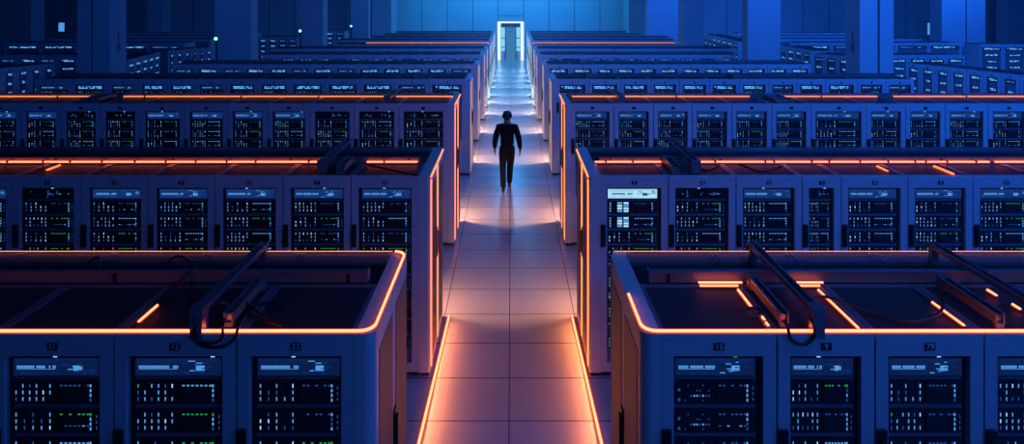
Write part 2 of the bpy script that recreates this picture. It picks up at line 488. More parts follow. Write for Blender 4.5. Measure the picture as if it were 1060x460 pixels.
seps[(6,1)] = [556, 559.5] + mids([(561,577),(583,598),(609,624),(628,642),(646,660),(665,680),(684,699.5),(704,719),(724.5,740),(743.6,760)])[1:]
def uniform(x0, x1, sf, pitch):
    n = max(1, round(abs(x1-x0)/sf/pitch)); return [x0+(x1-x0)*i/n for i in range(n+1)]
for rw, a, b_, xl, xr in ((7,504,553.5,280,762),(8,507,550.5,345,702),(9,508.5,549,348,700),(10,510,548,383,694),(11,511,547,395,664),(12,512,546,408,650)):
    sf = rowdef[rw]['sf']
    seps[(rw,-1)] = [a] + uniform(a-.11*sf, xl, sf, .86); seps[(rw,1)] = [b_] + uniform(b_+.11*sf, xr, sf, .86)

NUM = {(1,-1): ['23','12','31','','',''], (1,1): ['15','9','79','12','',''],
       (2,-1): ['22','2','23','2','12','2','3','',''], (2,1): ['2','23','22','2','22','2','21','','']}
row_info = {}
for (rw, sg), px in seps.items():
    d = rowdef[rw]; sf = d['sf']; Yf = F/sf; H, D = d['H'], d['D']
    xs = [(p - VX)/sf for p in px]
    row_info[(rw,sg)] = dict(Yf=Yf, Yb=Yf+D, H=H, D=D, x_out=xs[0], x_end=xs[-1])
    for i in range(1, len(xs)-1):
        W = abs(xs[i+1]-xs[i]); cx = (xs[i]+xs[i+1])/2
        seed = rw*100 + i*7 + (sg > 0)*50
        kw = {}
        desc = 'blue-grey server cabinet'
        tail = '%s from the aisle in the %s row on the %s' % (ORD[i-1], ROWN[rw-1], SIDE[sg])
        if (rw,sg,i) == (2,1,1): kw = dict(disp='lit', litbays=True); desc = 'cabinet with glowing white screen'
        elif (rw,sg,i) == (2,1,2): kw = dict(disp='off'); desc = 'cabinet with dark top panel'
        elif (rw,sg,i) == (1,1,1): kw = dict(disp='dark', dimbays=True); desc = 'cabinet with green lamp'
        elif (rw,sg,i) == (2,1,4): kw = dict(disp='off'); desc = 'narrow server cabinet'
        elif (rw,sg,i) == (1,1,2): desc = 'narrow server cabinet'; kw = dict(disp='dark')
        elif (rw,sg,i) == (2,-1,6): kw = dict(disp='off'); desc = 'dim dark-screened server cabinet'
        elif (rw,sg,i) == (3,1,7): desc = 'wide server cabinet'; kw = dict(disp='mid', bars=True)
        elif rw == 1: kw = dict(disp='dark')
        elif rw == 2: kw = dict(disp='mid')
        elif rw == 3:
            kw = dict(disp='off' if (sg < 0 and i in (1,2,3,8,9)) else 'mid', bars=(not (sg < 0 and i in (1,2))))
        num = NUM.get((rw,sg), ['']*40)[i-1] if (rw,sg) in NUM else None
        t = cabinet(desc + ', ' + tail, (cx, Yf, 0), 0, W, D, H, d['detail'], d['rows'], seed,
                    'server cabinets in rows beside the aisle', d['tray'], num,
                    darkside=-1 if sg < 0 else 1, handle=(rw <= 4), winz=None if rw < 3 else .9, **kw)
        if i == 1:
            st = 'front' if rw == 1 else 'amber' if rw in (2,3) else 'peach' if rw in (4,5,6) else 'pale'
            end_panel(t, sg, xs[1], xs[0], Yf, D, H, st, cx, Yf)

# ------------------------------------------------------------------ cable trays + LED strips on the row roofs
def seg_tube(b, p, q, r, m): b.tube([p, q], r, m, 8)
for (rw, sg), I in row_info.items():
    Yf, D, H, tr = I['Yf'], I['D'], I['H'], rowdef[rw]['tray']
    xi = seps[(rw,sg)][1]; xi = (xi-VX)/rowdef[rw]['sf']
    x0 = xi + sg*.10*(1 if rw < 3 else .4); x1 = I['x_end']
    a, c = min(x0,x1), max(x0,x1)
    yw = Yf + D*tr + .05
    hgt = .075 if rw == 1 else .055
    t = empty('cable_tray', 'black cable tray along the roof of the %s row on the %s' % (ROWN[rw-1], SIDE[sg]), 'cable tray',
              ((a+c)/2, yw, H), 0, 'roof cable trays')
    hx = (c-a)/2
    b = MB()
    b.box(-hx, hx, 0, .012, .001, hgt, TRAYM); b.box(-hx, hx, -.012, .03, hgt, hgt+.010, RAIL)
    b.box(-hx, hx, .012, .10, .001, .006, BLACK)
    b.build('tray_rail', t)
    if rw <= 4:
        n = max(2, int((c-a)/1.1))
        for k in range(n):
            bx = -hx + .12 + (2*hx-.24)*k/(n-1)
            q = MB(); q.box(bx-.012, bx+.012, -.008, -.0005, .001, hgt-.01, BLACK); q.build('bracket', t)
        q = MB(); ex = hx if sg < 0 else -hx
        q.box(min(ex, ex-sg*.02), max(ex, ex-sg*.02), -.008, .08, .001, hgt+.005, RAIL); q.build('end_cap', t)

def led_strip(label, paths, core=ORANGE, r=.011, halo_w=5.0, clips=()):
    loc = Vector(paths[0][0])
    t = empty('light_strip', label, 'light strip', loc, 0, 'orange light strips')
    for p in paths:
        MB().tube([Vector(q)-loc for q in p], r, core, 8).build('light_tube', t)
        if halo_w:
            b = MB()
            for k in range(len(p)-1):
                u, v = Vector(p[k])-loc, Vector(p[k+1])-loc
                dz = Vector((0,0,-r*.9)); b.bar(u+dz, v+dz, r*halo_w, r*.5, HALO)
            b.build('halo_bar', t)  # tube's halo of light built as a dim glowing bar
    for (x,y,z) in clips:
        c = Vector((x,y,z))-loc
        MB().box(c.x-.012,c.x+.012,c.y-r*1.6,c.y+r*1.6,c.z-r*1.1,c.z+r*1.6,BLACK).build('clip', t)
    return t
# front row: the strip loops round the roof edge
def loop(sg, partial):
    I = row_info[(1,sg)]; H, Yf, D = I['H']+.013, I['Yf'], I['D']; xo = I['x_out'] + sg*.014; xe = I['x_end']
    y0, y1 = Yf+.014, Yf+D-.014
    rad = .085; pts = [(xe, y0, H)]
    for k in range(9):
        a = math.pi/2*k/8; pts.append((xo+sg*rad*(1-math.sin(a)), y0+rad*(1-math.cos(a)), H))
    if partial:
        pts.append((xo, Yf+D*.40, H)); back = [[(xo+sg*.02, y1, H), (xe, y1, H)]]
    else:
        back = []
        for k in range(9):
            a = math.pi/2*k/8; pts.append((xo+sg*rad*(1-math.cos(a)), y1-rad*(1-math.sin(a)), H))
        back = [[(xo+sg*(rad+.02), y1, H), (xe, y1, H)]]
    return pts, back
for sg in (-1, 1):
    p, bk = loop(sg, sg > 0)
    led_strip('glowing orange light strip round the roof edge of the front row on the ' + SIDE[sg], [p], ORANGE, .0085, 3.2)
    led_strip('thin orange light line on the rear roof edge of the front row on the ' + SIDE[sg], bk, ORANGE_L, .0032, 0)
# second row: strip along the foot of the tray, with breaks
def px_run(rw, z, runs, dy=.0):
    I = row_info[(rw,-1)]; y = I['Yf'] + I['D']*rowdef[rw]['tray'] + .012 + dy
    s = F/y
    return [[((a-VX)/s, y, z), ((b-VX)/s, y, z)] for a, b in runs], y, s
z2 = row_info[(2,1)]['H'] + .016
for sg, runs, cl in ((-1, [(-110,334),(380,432)], (8,45,73,106,140,172,203,235,265,320,398)), (1, [(616,684),(723,1024),(1030,1130)], (627,655,740,792,801,840,858,890,919,947,958,980,1010))):
    paths, y, s = px_run(2, z2, runs)
    led_strip('orange light strip on the roof of the second row on the ' + SIDE[sg], paths, ORANGE, .0092, 3.6, [((c-VX)/s, y, z2) for c in cl])
z3 = row_info[(3,1)]['H'] + .014
for sg, runs, cl in ((-1, [(-40,97),(128,405),(410,469)], (60,150,250,330)), (1, [(592,640),(646,776),(806,908),(925,1100)], (700,850,1000))):
    paths, y, s = px_run(3, z3, runs)
    led_strip('orange light strip on the roof of the third row on the ' + SIDE[sg], paths, ORANGE_L, .010, 0, [((c-VX)/s, y, z3) for c in cl])
for sg, runs in ((-1, [(379,506)]), (1, [(552,699)])):
    paths, y, s = px_run(8, row_info[(8,1)]['H']+.03, runs)
    led_strip('thin orange light line on the roof of the eighth row on the ' + SIDE[sg], paths, ORANGE_L, .010, 0)
# short lengths on the front row roof
H1 = row_info[(1,1)]['H']; zr = H1 + .011
def seam(px, py0, py1): # along y at constant x from pixel x at py0
    a = at(px, py0, zr); bq = at(px, py1, zr); return [tuple(a), (a.x, bq.y, zr)]
y_t = row_info[(1,1)]['Yf'] + 1.17*.52 + .018
sT = F/y_t
led_strip('short double orange light strip at the tray foot, left of the right front arm', [[((723-VX)/sT,y_t,zr+.006),((768-VX)/sT,y_t,zr+.006)], [((723-VX)/sT,y_t-.035,zr),((762-VX)/sT,y_t-.035,zr)]], ORANGE, .006, 4.0)
led_strip('short orange light strip at the tray foot, right of the right front arm', [[((818-VX)/sT,y_t,zr+.006),((852-VX)/sT,y_t,zr+.006)], [((822-VX)/sT,y_t-.035,zr),((846-VX)/sT,y_t-.035,zr)]], ORANGE, .006, 4.0)
led_strip('orange light strip on the first roof seam from aisle, front right row', [seam(764,300,318), seam(789,328,331), seam(793,334,337)], ORANGE, .0065, 4.0)
led_strip('orange light strip on the second roof seam from aisle, front right row', [seam(847,300,340)], ORANGE, .006, 4.0)
led_strip('orange light strip on the third roof seam from aisle, front right row', [seam(965,313,337)], ORANGE, .006, 4.0)
led_strip('pair of short orange lights beside the far right arm on front row', [seam(1022,300,306), seam(1048,315,320)], ORANGE, .0065, 4.0)
led_strip('short orange light strip on the roof seam of the front left row', [seam(163,316,333)], ORANGE, .0065, 4.0)
z2s = row_info[(2,1)]['H'] + .015
def seam2(px, py0, py1):
    a = at(px, py0, z2s); bq = at(px, py1, z2s); return [tuple(a), (a.x, bq.y, z2s)]
led_strip('orange light strip on a roof seam of the second right row, at far right', [seam2(967,172,180)], ORANGE_L, .012)
led_strip('orange light strip on a roof seam of the second right row, right of its arm', [seam2(908,172,177)], ORANGE_L, .010)
led_strip('orange light strip on a roof seam of the second left row, at far left', [seam2(62,171,176)], ORANGE_L, .010)
# floor strips along the aisle
for sg, p0, p1 in ((-1, (465,327), (428,482)), (1, (592,327), (628,482))):
    a, b_ = at(*p0, .018), at(*p1, .018)
    led_strip('orange light strip on the floor along the %s side of the aisle' % SIDE[sg], [[tuple(a), tuple(b_)]], ORANGE, .013, 4.0)

# ------------------------------------------------------------------ cable arms and cables on the roofs
def arm(label, x, y0, y1, z, rw, leg=True, w=.055, h=.035):
    """two side channels running front to back on small feet, with a leg at the front edge"""
    t = empty('cable_bridge', label, 'cable arm', (x, y0, z), 0, 'roof cable arms')
    L = y1-y0; H = row_info[(rw,1)]['H']; dz = H - z
    for s in (-1, 1):
        b = MB(); b.bar((s*w/2,0,0),(s*w/2,L,0), .012, h, ARM); b.bar((s*w/2-s*.012,0,-h/2),(s*w/2-s*.012,L,-h/2), .024, .006, ARM)
        b.build('side_rail', t)
    n = max(4, int(L/.14))
    for k in range(n): y = .03+(L-.06)*k/(n-1); MB().box(-w/2, w/2, y-.012, y+.012, -h/2+.003, -h/2+.012, ARM).build('rung', t)
    if leg:
        b = MB()
        f = -.0455 if rw == 1 else .0                                     # hooks over the strip and down in front of the roof lip
        b.box(-w/2-.008, w/2+.008, .0, .030, dz+.001, h/2, ARM)
        b.box(-w/2-.012, w/2+.012, f-.012, .030, -h/2-.02, h/2+.008, ARM)
        if rw == 1: b.box(-w/2-.008, w/2+.008, f-.010, f, dz-.02, -h/2-.02, ARM)
        b.cyl(-w/4,f-.022,0,.010,.012,RAIL,10); b.cyl(w/4,f-.022,0,.010,.012,RAIL,10)
        b.build('front_leg', t)
    b = MB(); b.box(-w/2, w/2, L-.06, L-.02, dz+.001, -h/2, ARM); b.build('rear_foot', t)
    return t
def bracket_rail(label, x, y0, y1, rw, w=.05, h=.085, lit=None):
    z = row_info[(rw,1)]['H'] + .002
    t = empty('cable_ladder', label, 'cable bracket', (x, y0, z), 0, 'roof cable brackets')
    L = y1-y0
    for s in (-1, 1):
        b = MB(); b.box(s*w/2-.005, s*w/2+.005, 0, L, .03, h, TRAYM); b.box(s*w/2-.009, s*w/2+.009, 0, L, h, h+.008, ARM)
        b.build('side_plate', t)
    for k in range(4):
        y = L*(.04+.3*k); MB().box(-w/2, w/2, y, y+.018, .03, h-.01, ARM).build('spacer', t)
    b = MB()
    MB().box(-w/2, w/2, .0, .03, 0, .03, TRAYM).build('foot', t); MB().box(-w/2, w/2, L-.03, L-.006, 0, .03, TRAYM).build('foot', t)
    b = MB(); b.box(-w/2-.01, w/2+.01, L-.005, L+.02, .0, h+.01, RAIL); b.build('end_plate', t)
    return t
I1 = row_info[(1,1)]; y1f = I1['Yf']
arm('long steel cable arm across the roof of the front left row', -1.92, y1f+.043, y1f+1.02, H1+.135, 1)
arm('long steel cable arm across the front right row, nearer the aisle', 1.875, y1f+.043, y1f+1.02, H1+.135, 1)
arm('long steel cable arm across the front right row, at the photo edge', 3.27, y1f+.043, y1f+1.02, H1+.135, 1)
bracket_rail('slatted cable bracket beside the arm on the front left row', -1.76, y1f+.07, y1f+.54, 1)
bracket_rail('low cable bracket beside the aisle-side arm on the front right row', 1.70, y1f+.07, y1f+.55, 1)
bracket_rail('low cable bracket beside the far arm on the front right row', 3.035, y1f+.06, y1f+.55, 1)
I2 = row_info[(2,1)]; y2f = I2['Yf']
arm('cable arm across the roof of the second left row', -2.25, y2f+.12, y2f+1.28, I2['H']+.12, 2, True, .09, .05)
arm('cable arm across the roof of the second right row', 2.20, y2f+.12, y2f+1.22, I2['H']+.12, 2, True, .09, .05)
bracket_rail('cable bracket beside the arm on the second left row', -2.02, y2f+.08, y2f+.52, 2, .09, .09)
bracket_rail('cable bracket beside the arm on the second right row', 1.95, y2f+.08, y2f+.52, 2, .09, .09)
I3 = row_info[(3,1)]; y3f = I3['Yf']
arm('cable arm across the roof of the third left row', -2.22, y3f+.05, y3f+1.1, I3['H']+.10, 3, True, .10, .05)
arm('cable arm across the roof of the third right row', 1.98, y3f+.05, y3f+1.1, I3['H']+.10, 3, True, .10, .05)
bracket_rail('cable bracket on the third right row, third from aisle', 4.9, y3f+.1, y3f+.6, 3, .25, .07)
bracket_rail('cable bracket on the third left row, near its far end', -7.6, y3f+.1, y3f+.6, 3, .3, .07)
for rw, sg, px in ((4,-1,436),(4,1,612),(4,1,762),(5,-1,452),(5,1,604)):
    I = row_info[(rw,sg)]; s = F/(I['Yf']+.5)
    bracket_rail('cable bracket on the roof of the %s row on the %s%s' % (ROWN[rw-1], SIDE[sg], ', further from aisle' if px == 762 else ''), (px-VX)/s, I['Yf']+.25, I['Yf']+.58, rw, .30, .06)

def cable(label, pts, r=.008, sub=8):
    P = smooth_path(pts, sub); loc = P[0].copy()
    b = MB(); b.tube([p-loc for p in P], r, RUB, 8)
    o = b.build('power_cable'); o.location = loc
    for f in o.data.polygons: f.use_smooth = True
    return tag(o, label, 'cable', 'black roof cables')
zc = H1 + .012
def W(px, py, z=None): return at(px, py, zc if z is None else z)
yF = y1f - .012          # just in front of the fascia
def over(px): s = F/yF; return Vector(((px-VX)/s, yF-.006, H1+.05))
def front(px, py): s = F/yF; return Vector(((px-VX)/s, yF, CH-(py-VY)/s))
cable('black cable hanging in a loop over the front left roof edge', [W(212,322,H1+.09), W(203,334,H1+.07), over(201), front(200,350), front(208,357), front(225,360), front(241,353), over(247), W(250,334,H1+.06), W(262,316,H1+.02)], .009)
cable('second black cable looping under the front left arm foot', [W(232,330,H1+.08), over(231), front(230,350), front(222,355), front(209,354), front(204,348), over(204), W(212,326,H1+.09)], .008)
cable('black cable trailing right from the front left bracket', [W(226,312,H1+.11), W(250,322,H1+.03), W(272,332), W(291,338), W(276,330,H1+.03), W(250,310,H1+.06)], .009)
cable('black cable running back from the front left bracket', [W(240,322,H1+.05), W(262,316), W(286,314), W(296,318)], .008)
cable('thin black cable arching over the tray of the front left row', [W(88,276), W(97,268,H1+.07), W(102,268,H1+.08), W(102,280,H1+.03)], .007)
cable('black cable draped behind the arm on the front left row', [W(172,273), W(185,265,H1+.08), W(200,274,H1+.05)], .007)
cable('black cable lying along the lit seam of the front left row', [W(162,314), W(176,300), W(190,288,H1+.08), W(197,282,H1+.1), W(199,300), W(202,320,H1+.03)], .010)
cable('black cable looping under the front right arm', [W(812,332,H1+.06), over(815), front(819,351), front(831,357), front(841,351), over(843), W(838,328,H1+.08)], .010)
cable('long black cable snaking over the front right roof', [W(834,316,H1+.03), W(850,307,H1+.04), W(880,316,H1+.03), W(910,326), W(940,333,H1+.02), W(968,327,H1+.038), W(976,316,H1+.038), W(972,302,H1+.04)], .010)
cable('black cable wrapped round the front right bracket foot', [W(766,322,H1+.036), W(776,319,H1+.042), W(788,321,H1+.042), W(783,327,H1+.040), W(770,327,H1+.036)], .010)
cable('thin black cable on the second right row roof', [tuple(at(765,170,I2['H']+.02)), tuple(at(775,174,I2['H']+.02)), tuple(at(790,178,I2['H']+.02)), tuple(at(810,172,I2['H']+.02))], .014)
cable('black cable drooping beside the second right arm', [tuple(at(722,172,I2['H']+.02)), tuple(at(732,177,I2['H']+.02)), tuple(at(745,171,I2['H']+.02))], .014)
cable('black cable slanting across the second left roof near the aisle', [tuple(at(380,171,I2['H']+.02)), tuple(at(405,176,I2['H']+.02)), tuple(at(432,182,I2['H']+.02))], .012)

# ------------------------------------------------------------------ side blocks of cabinets
def wing(P0, P1, n, H, detail, rows, fmt, group, seed=0, D=.9, disp=None, order=None):
    P0, P1 = Vector(P0), Vector(P1); d = (P1-P0)/n; W_ = d.length; th = math.atan2(d.y, d.x)
    for i in range(n):
        c = P0 + d*(i+.5)
        k = i if order is None else n-1-i
        cabinet(fmt % ORD[k], (c.x, c.y, 0), th, W_, D, H, detail, rows, seed+i*3, group, .5, None, disp=disp, handle=False, winz=.5, stack=4 if rows >= 4 else 0)
G = 'side server cabinets'
def pt(px, py, H=2.4): v = at(px, py, H); return (v.x, v.y)
wing(pt(938,65), pt(1076,80), 8, 2.4, 1, 5, 'narrow cabinet, %s from left in the slanted row at far right', G, 900)
wing(pt(921,57), pt(999,57), 4, 2.4, 1, 5, 'cabinet, %s from left in the row behind the far right slanted row', G, 930, disp='mid')
wing((11.3,25.2), (11.45,22.9), 4, 2.4, 1, 4, 'dark-doored cabinet, %s from back in the side-facing right row beyond the columns', G, 960)
wing((10.95,21.75), (11.62,20.5), 3, 2.4, 1, 5, 'cabinet, %s from left in the turned group left of the right numbered column', G, 980)
wing((10.6,33), (10.35,27.3), 7, 2.4, 1, 5, 'distant cabinet, %s from back, between the two nearer right columns', G, 1000, disp='mid')
wing((10.2,36.7), (10.1,35.1), 2, 2.4, 1, 5, 'distant cabinet with bright screen, %s from back, beside the far right column', G, 1020, disp='mid')
wing((20.2,25.8), (23.2,25.8), 3, 2.4, 1, 5, 'bright-screened cabinet, %s from left at the far right edge', G, 1040, disp='mid')
for k, (Y, n) in enumerate(((26.6,5),(28.9,5),(31.3,5),(33.7,5))):
    wing((12.8,Y), (20.0,Y), n, 2.4, 0 if k else 1, 0, 'low cabinet, %s from left in the ' + ORD[k] + ' straight row of the right side bay', G, 1100+k*20)
wing(pt(-12,72), pt(57,65.5), 5, 2.4, 1, 5, 'narrow dark cabinet, %s from left in the slanted row at far left', G, 1200)
wing(pt(-2,57), pt(80,57), 4, 2.4, 1, 5, 'cabinet, %s from left in the row behind the far left slanted row', G, 1230, disp='mid')
wing((-12.4,19.4), (-13.06,22.3), 5, 2.4, 1, 5, 'cabinet, %s from left in the turned group right of the left numbered column', G, 1260)
wing((-13.0,22.7), (-12.07,24.2), 6, 2.4, 1, 5, 'narrow cabinet, %s from left in the angled group left of the second left column', G, 1280)
wing((-12.9,30.5), (-10.8,30.3), 4, 2.4, 1, 4, 'distant cabinet, %s from left, between the second and third left columns', G, 1300, disp='mid')
wing((-11.2,36), (-10.0,36), 2, 2.4, 1, 4, 'distant cabinet, %s from left, between the third and fourth left columns', G, 1320, disp='mid')
for k, (Y, n) in enumerate(((26.6,5),(28.9,5),(31.6,5),(33.9,5))):
    wing((-22.5,Y), (-14.5,Y), n, 2.4, 0 if k else 1, 0, 'low cabinet, %s from left in the ' + ORD[k] + ' straight row of the left side bay', G, 1400+k*20)

# ------------------------------------------------------------------ room shell
CEILZ, BACK, HALFW = 7.2, 41.9, 37.0
structure(MB().box(-HALFW, HALFW, -4, BACK+3, -.1, 0, FLOOR).build('floor'))
structure(MB().box(-HALFW, HALFW, -4, BACK+3, CEILZ, CEILZ+.1, CEIL).build('ceiling'))
structure(MB().box(-HALFW-.2, -HALFW, -4, BACK+3, 0, CEILZ, WALL).build('wall_left'))
structure(MB().box(HALFW, HALFW+.2, -4, BACK+3, 0, CEILZ, WALL).build('wall_right'))
structure(MB().box(-HALFW, HALFW, -4.2, -4, 0, CEILZ, WALL).build('wall_front'))
dw, dh = .91, 2.68
b = MB(); b.box(-HALFW, -dw, BACK, BACK+.25, 0, CEILZ, WALL); b.box(dw, HALFW, BACK, BACK+.25, 0, CEILZ, WALL); b.box(-dw, dw, BACK, BACK+.25, dh, CEILZ, WALL)
structure(b.build('wall_back'))
b = MB(); b.box(-dw-.02, dw+.02, BACK-.02, BACK, 3.08, 3.12, RAIL); structure(b.build('trim_1'))
# end doorway: bright surround, glazed screen with a solid leaf
door = bpy.data.objects.new('door_1', None); C.objects.link(door); door.location = (-.03, BACK, 0); structure(door)
b = MB(); b.box(-dw, -dw+.21, -.03, .06, 0, dh, DOORW); b.box(dw-.21, dw, -.03, .06, 0, dh, DOORW); b.box(-dw+.21, dw-.21, -.03, .06, dh-.10, dh, DOORW)
b.build('door_surround', door)
b = MB()
b.box(-.70, .70, .10, .15, 2.28, 2.34, RAIL); b.box(-.03, .03, .10, .15, 2.34, 2.58, RAIL)
for s in (-1, 1):
    b.box(s*.37-.03, s*.37+.03, .10, .15, 0, 2.28, RAIL); b.box(s*.69-.02, s*.69+.02, .10, .15, 0, 2.58, RAIL)
    for z in (1.52, .88): b.box(min(s*.37,s*.69), max(s*.37,s*.69), .10, .15, z-.03, z+.03, RAIL)
    b.box(min(s*.37,s*.69), max(s*.37,s*.69), .10, .15, 0, .62, PAINT)
b.build('door_frame', door)
b = MB(); b.box(-.70,.70,.16,.17,2.34,2.58, SCRM)
for s in (-1, 1): b.box(min(s*.37,s*.69), max(s*.37,s*.69), .16,.17,.62,2.28, DOORG)
b.build('glass', door)
b = MB(); b.box(-.34,.34,.12,.17,.01,2.28, LEAF)
lf = b.build('door_leaf', door)
b = MB(); b.box(-.15,.16,.10,.119,1.98,2.02, RAIL); b.build('closer', lf)
# lit windows in the end wall of the side bays
def window(n, px0, px1, py0, py1, pane):
    s = F/BACK; x0, x1 = (px0-VX)/s, (px1-VX)/s; z0, z1 = CH-(py1-VY)/s, CH-(py0-VY)/s
    w = bpy.data.objects.new('window_%d' % n, None); C.objects.link(w); w.location = ((x0+x1)/2, BACK, z0); structure(w)
    hw, h = (x1-x0)/2, z1-z0
    b = MB(); b.box(-hw-.08,-hw,-.06,0,-.05,h+.08,RAIL); b.box(hw,hw+.08,-.06,0,-.05,h+.08,RAIL); b.box(-hw,hw,-.06,0,h,h+.08,RAIL); b.box(-hw,hw,-.06,0,-.05,0,RAIL)
    b.build('window_frame', w); b = MB(); b.box(-hw,hw,-.03,-.01,0,h,pane); b.build('pane', w)
window(1, 61, 67.3, 23.5, 32.5, CYANW); window(2, 956.5, 962.5, 23.5, 36, CYANW)
b = MB(); s = F/BACK; b.box((948-VX)/s,(955-VX)/s,BACK-.5,BACK-.05,0,CH-(23+4)/s,COLM); o = b.build('wall_cabinet'); tag(o, 'plain tall cabinet left of the lit window at far right', 'cabinet')

def column(px_a, px_b, s, depth, label, num=None, groove=True, base=False):
    xa, xb = (px_a-VX)/s, (px_b-VX)/s; Y = F/s; cx = (xa+xb)/2; hw = abs(xb-xa)/2
    t = empty('column', label, 'column', (cx, Y, 0), 0, 'square columns')
    b = MB()
    if groove:
        g = hw*.12 * (1 if cx > 0 else -1)
        b.box(-hw, g-.035, 0, depth, 0, CEILZ, COLM); b.box(g+.035, hw, 0, depth, 0, CEILZ, COLM); b.box(g-.035, g+.035, .10, depth-.02, 0, CEILZ, BLACK)
    else: b.box(-hw, hw, 0, depth, 0, CEILZ, COLM)
    b.build('shaft', t)
    if base:
        b = MB(); b.box(-hw-.03, hw+.03, -.03, depth+.03, 0, 2.25, COLM); b.build('plinth', t)
    if num:
        sgn = -1 if cx > 0 else 1                       # inner face
        cu = bpy.data.curves.new('digits','FONT'); cu.body = num; cu.size = .42; cu.align_x = 'CENTER'; cu.align_y = 'CENTER'; cu.extrude = .001
        to = bpy.data.objects.new('digits', cu); me = bpy.data.meshes.new_from_object(to); me.materials.clear(); me.materials.append(BLACK); bpy.data.objects.remove(to)
        o = link('number', me, t); o.location = (sgn*(hw+.003), depth*.5, 2.90); o.rotation_euler = (math.pi/2, 0, sgn*math.pi/2)
        b = MB(); b.box(min(sgn*hw, sgn*(hw+.003)), max(sgn*hw, sgn*(hw+.003)), depth*.5-.03, depth*.5+.03, 3.12, 3.36, BLACK); b.build('mark', t)
    return t
column(80, 114, 35, .74, 'wide column marked with a number, nearest on the left', '8')
column(890, 925, 35, .74, 'wide column marked with a number, nearest on the right', '8')
column(222, 260, 30, .52, 'second column from the left side of the aisle bay, with plinth', None, False, True)
column(774, 808, 30, .50, 'second column from the right side of the aisle bay, with plinth', None, False, True)
column(309, 334.5, 24.3, .60, 'third nearest column on the left', None, False)
column(707, 728, 24.3, .60, 'third nearest column on the right', None, False)
column(363, 381, 18.5, .60, 'fourth column on the left, slender, near the end wall', None, False)
column(670, 702, 17.6, .60, 'fourth column on the right, broad, near the end wall', None, False)
column(385, 405, 15.9, 2.0, 'pilaster at the left end of the pale end wall', None, False)
column(651, 668, 15.9, 2.0, 'pilaster at the right end of the pale end wall', None, False)
column(152, 168, 17.2, .9, 'slender far column in the left side bay', None, False)
column(975, 1020, 22.5, .8, 'far column in the right side bay, before the edge row', None, True)
column(1043, 1075, 16.0, .9, 'farthest column at the right photo edge', None, False)
column(-4, 32, 20.0, .9, 'dark column at the left photo edge', None, False)

def green_lamp(px, py, s, label):
    x, y, z = (px-VX)/s, F/s, CH-(py-VY)/s
    t = empty('signal_lamp', label, 'lamp', (x, y, 0), 0, 'green signal lamps')
    b = MB(); b.box(-.02,.02,.0,.03,0,z-.05,BLACK); b.build('post', t)
    b = MB(); b.box(-.07,.07,-.03,.03,z-.09,z+.08,BLACK); b.build('housing', t)
    b = MB(); b.cyl(0,-.05,z,.055,.02,GREENL,12); b.build('lens', t)
green_lamp(224, 40, 30.6, 'green lamp on a thin post beside the second left column')
green_lamp(311, 32, 24.8, 'green lamp on a thin post beside the third left column')
green_lamp(363.6, 27, 18.8, 'green lamp on a thin post beside the fourth left column')

# ------------------------------------------------------------------ gap lamps at the rear of each row end (real fixtures)
def lamp_color(rw):
    warm = [(1.0,.34,.14),(1.0,.40,.18),(1.0,.45,.24),(1.0,.55,.36),(1.0,.66,.52),(.95,.78,.76),(.70,.84,1.0)]
    return warm[rw-1] if rw <= 7 else (.32,.70,1.0)
GAPP = {1: 0, 2: 21, 3: 33, 4: 36, 5: 34, 6: 31, 7: 28, 8: 25, 9: 22, 10: 22, 11: 22, 12: 24}
for (rw, sg), I in row_info.items():
    if not GAPP[rw]: continue
    x = I['x_out'] + sg*.28; y = I['Yb'] + .07; z = .62
    m = glow('gap_lamp_lens', lamp_color(rw), 4.0, False)
    t = empty('gap_lamp', 'small lamp on a low post behind the %s row on the %s' % (ROWN[rw-1], SIDE[sg]), 'lamp', (x, y, 0), 0, 'low lamps between the rows')
    b = MB(); b.box(-.02,.02,-.05,-.02,0,z-.05,BLACK); b.build('post', t)
    b = MB(); b.box(-.06,.06,-.06,-.02,z-.05,z+.05,BLACK); b.build('housing', t)
    b = MB(); b.box(-.045,.045,-.0195,-.012,z-.035,z+.035,m); b.build('lens', t)
    l = bpy.data.lights.new('gap_light','SPOT'); l.energy = GAPP[rw]*3.2; l.color = lamp_color(rw); l.shadow_soft_size = .05
    l.spot_size = math.radians(118); l.spot_blend = .7
    o = bpy.data.objects.new('gap_light', l); C.objects.link(o); o.location = (x, y+.02, z)
    tgt = Vector((x - sg*.62, y+.42, 0)); o.rotation_euler = (tgt - o.location).to_track_quat('-Z','Y').to_euler()

# ------------------------------------------------------------------ added overhead fill lights, floor strip and door light
def area(name, loc, tgt, sx, sy, energy, col):
    l = bpy.data.lights.new(name, 'AREA'); l.shape = 'RECTANGLE'; l.size = sx; l.size_y = sy; l.energy = energy; l.color = col
    o = bpy.data.objects.new(name, l); C.objects.link(o); o.location = loc
    o.rotation_euler = (Vector(tgt)-Vector(loc)).to_track_quat('-Z','Y').to_euler(); return o
for Y in (-2.5, 3.0, 8.5, 14, 20, 26, 32):
    for X in (-20,-10, 0, 10, 20):
        XX = 3.0 if X == 0 and Y < 14 else X
        e = 330
        e *= {-20: .09, -10: .15, 0: .58 if Y < 14 else 1.0, 10: 1.3, 20: 1.25}[X]
        e *= (1.15 if X > 0 else .8 if X == 0 else .6) if Y < 0 else (1.0 if X >= 0 else .7) if Y < 5 else 1.0 if Y < 14 else 1.15
        col = (.04,.20,1.0) if X == 0 else (.010,.15,1.0)
        if X == 10 and Y > 14: e *= .8
        area('ceiling_fill', (XX, Y, CEILZ-.05), (XX, Y+7.0, 0), 3.0, 1.2, e, col)  # unseen lights added under the ceiling for the blue ambience
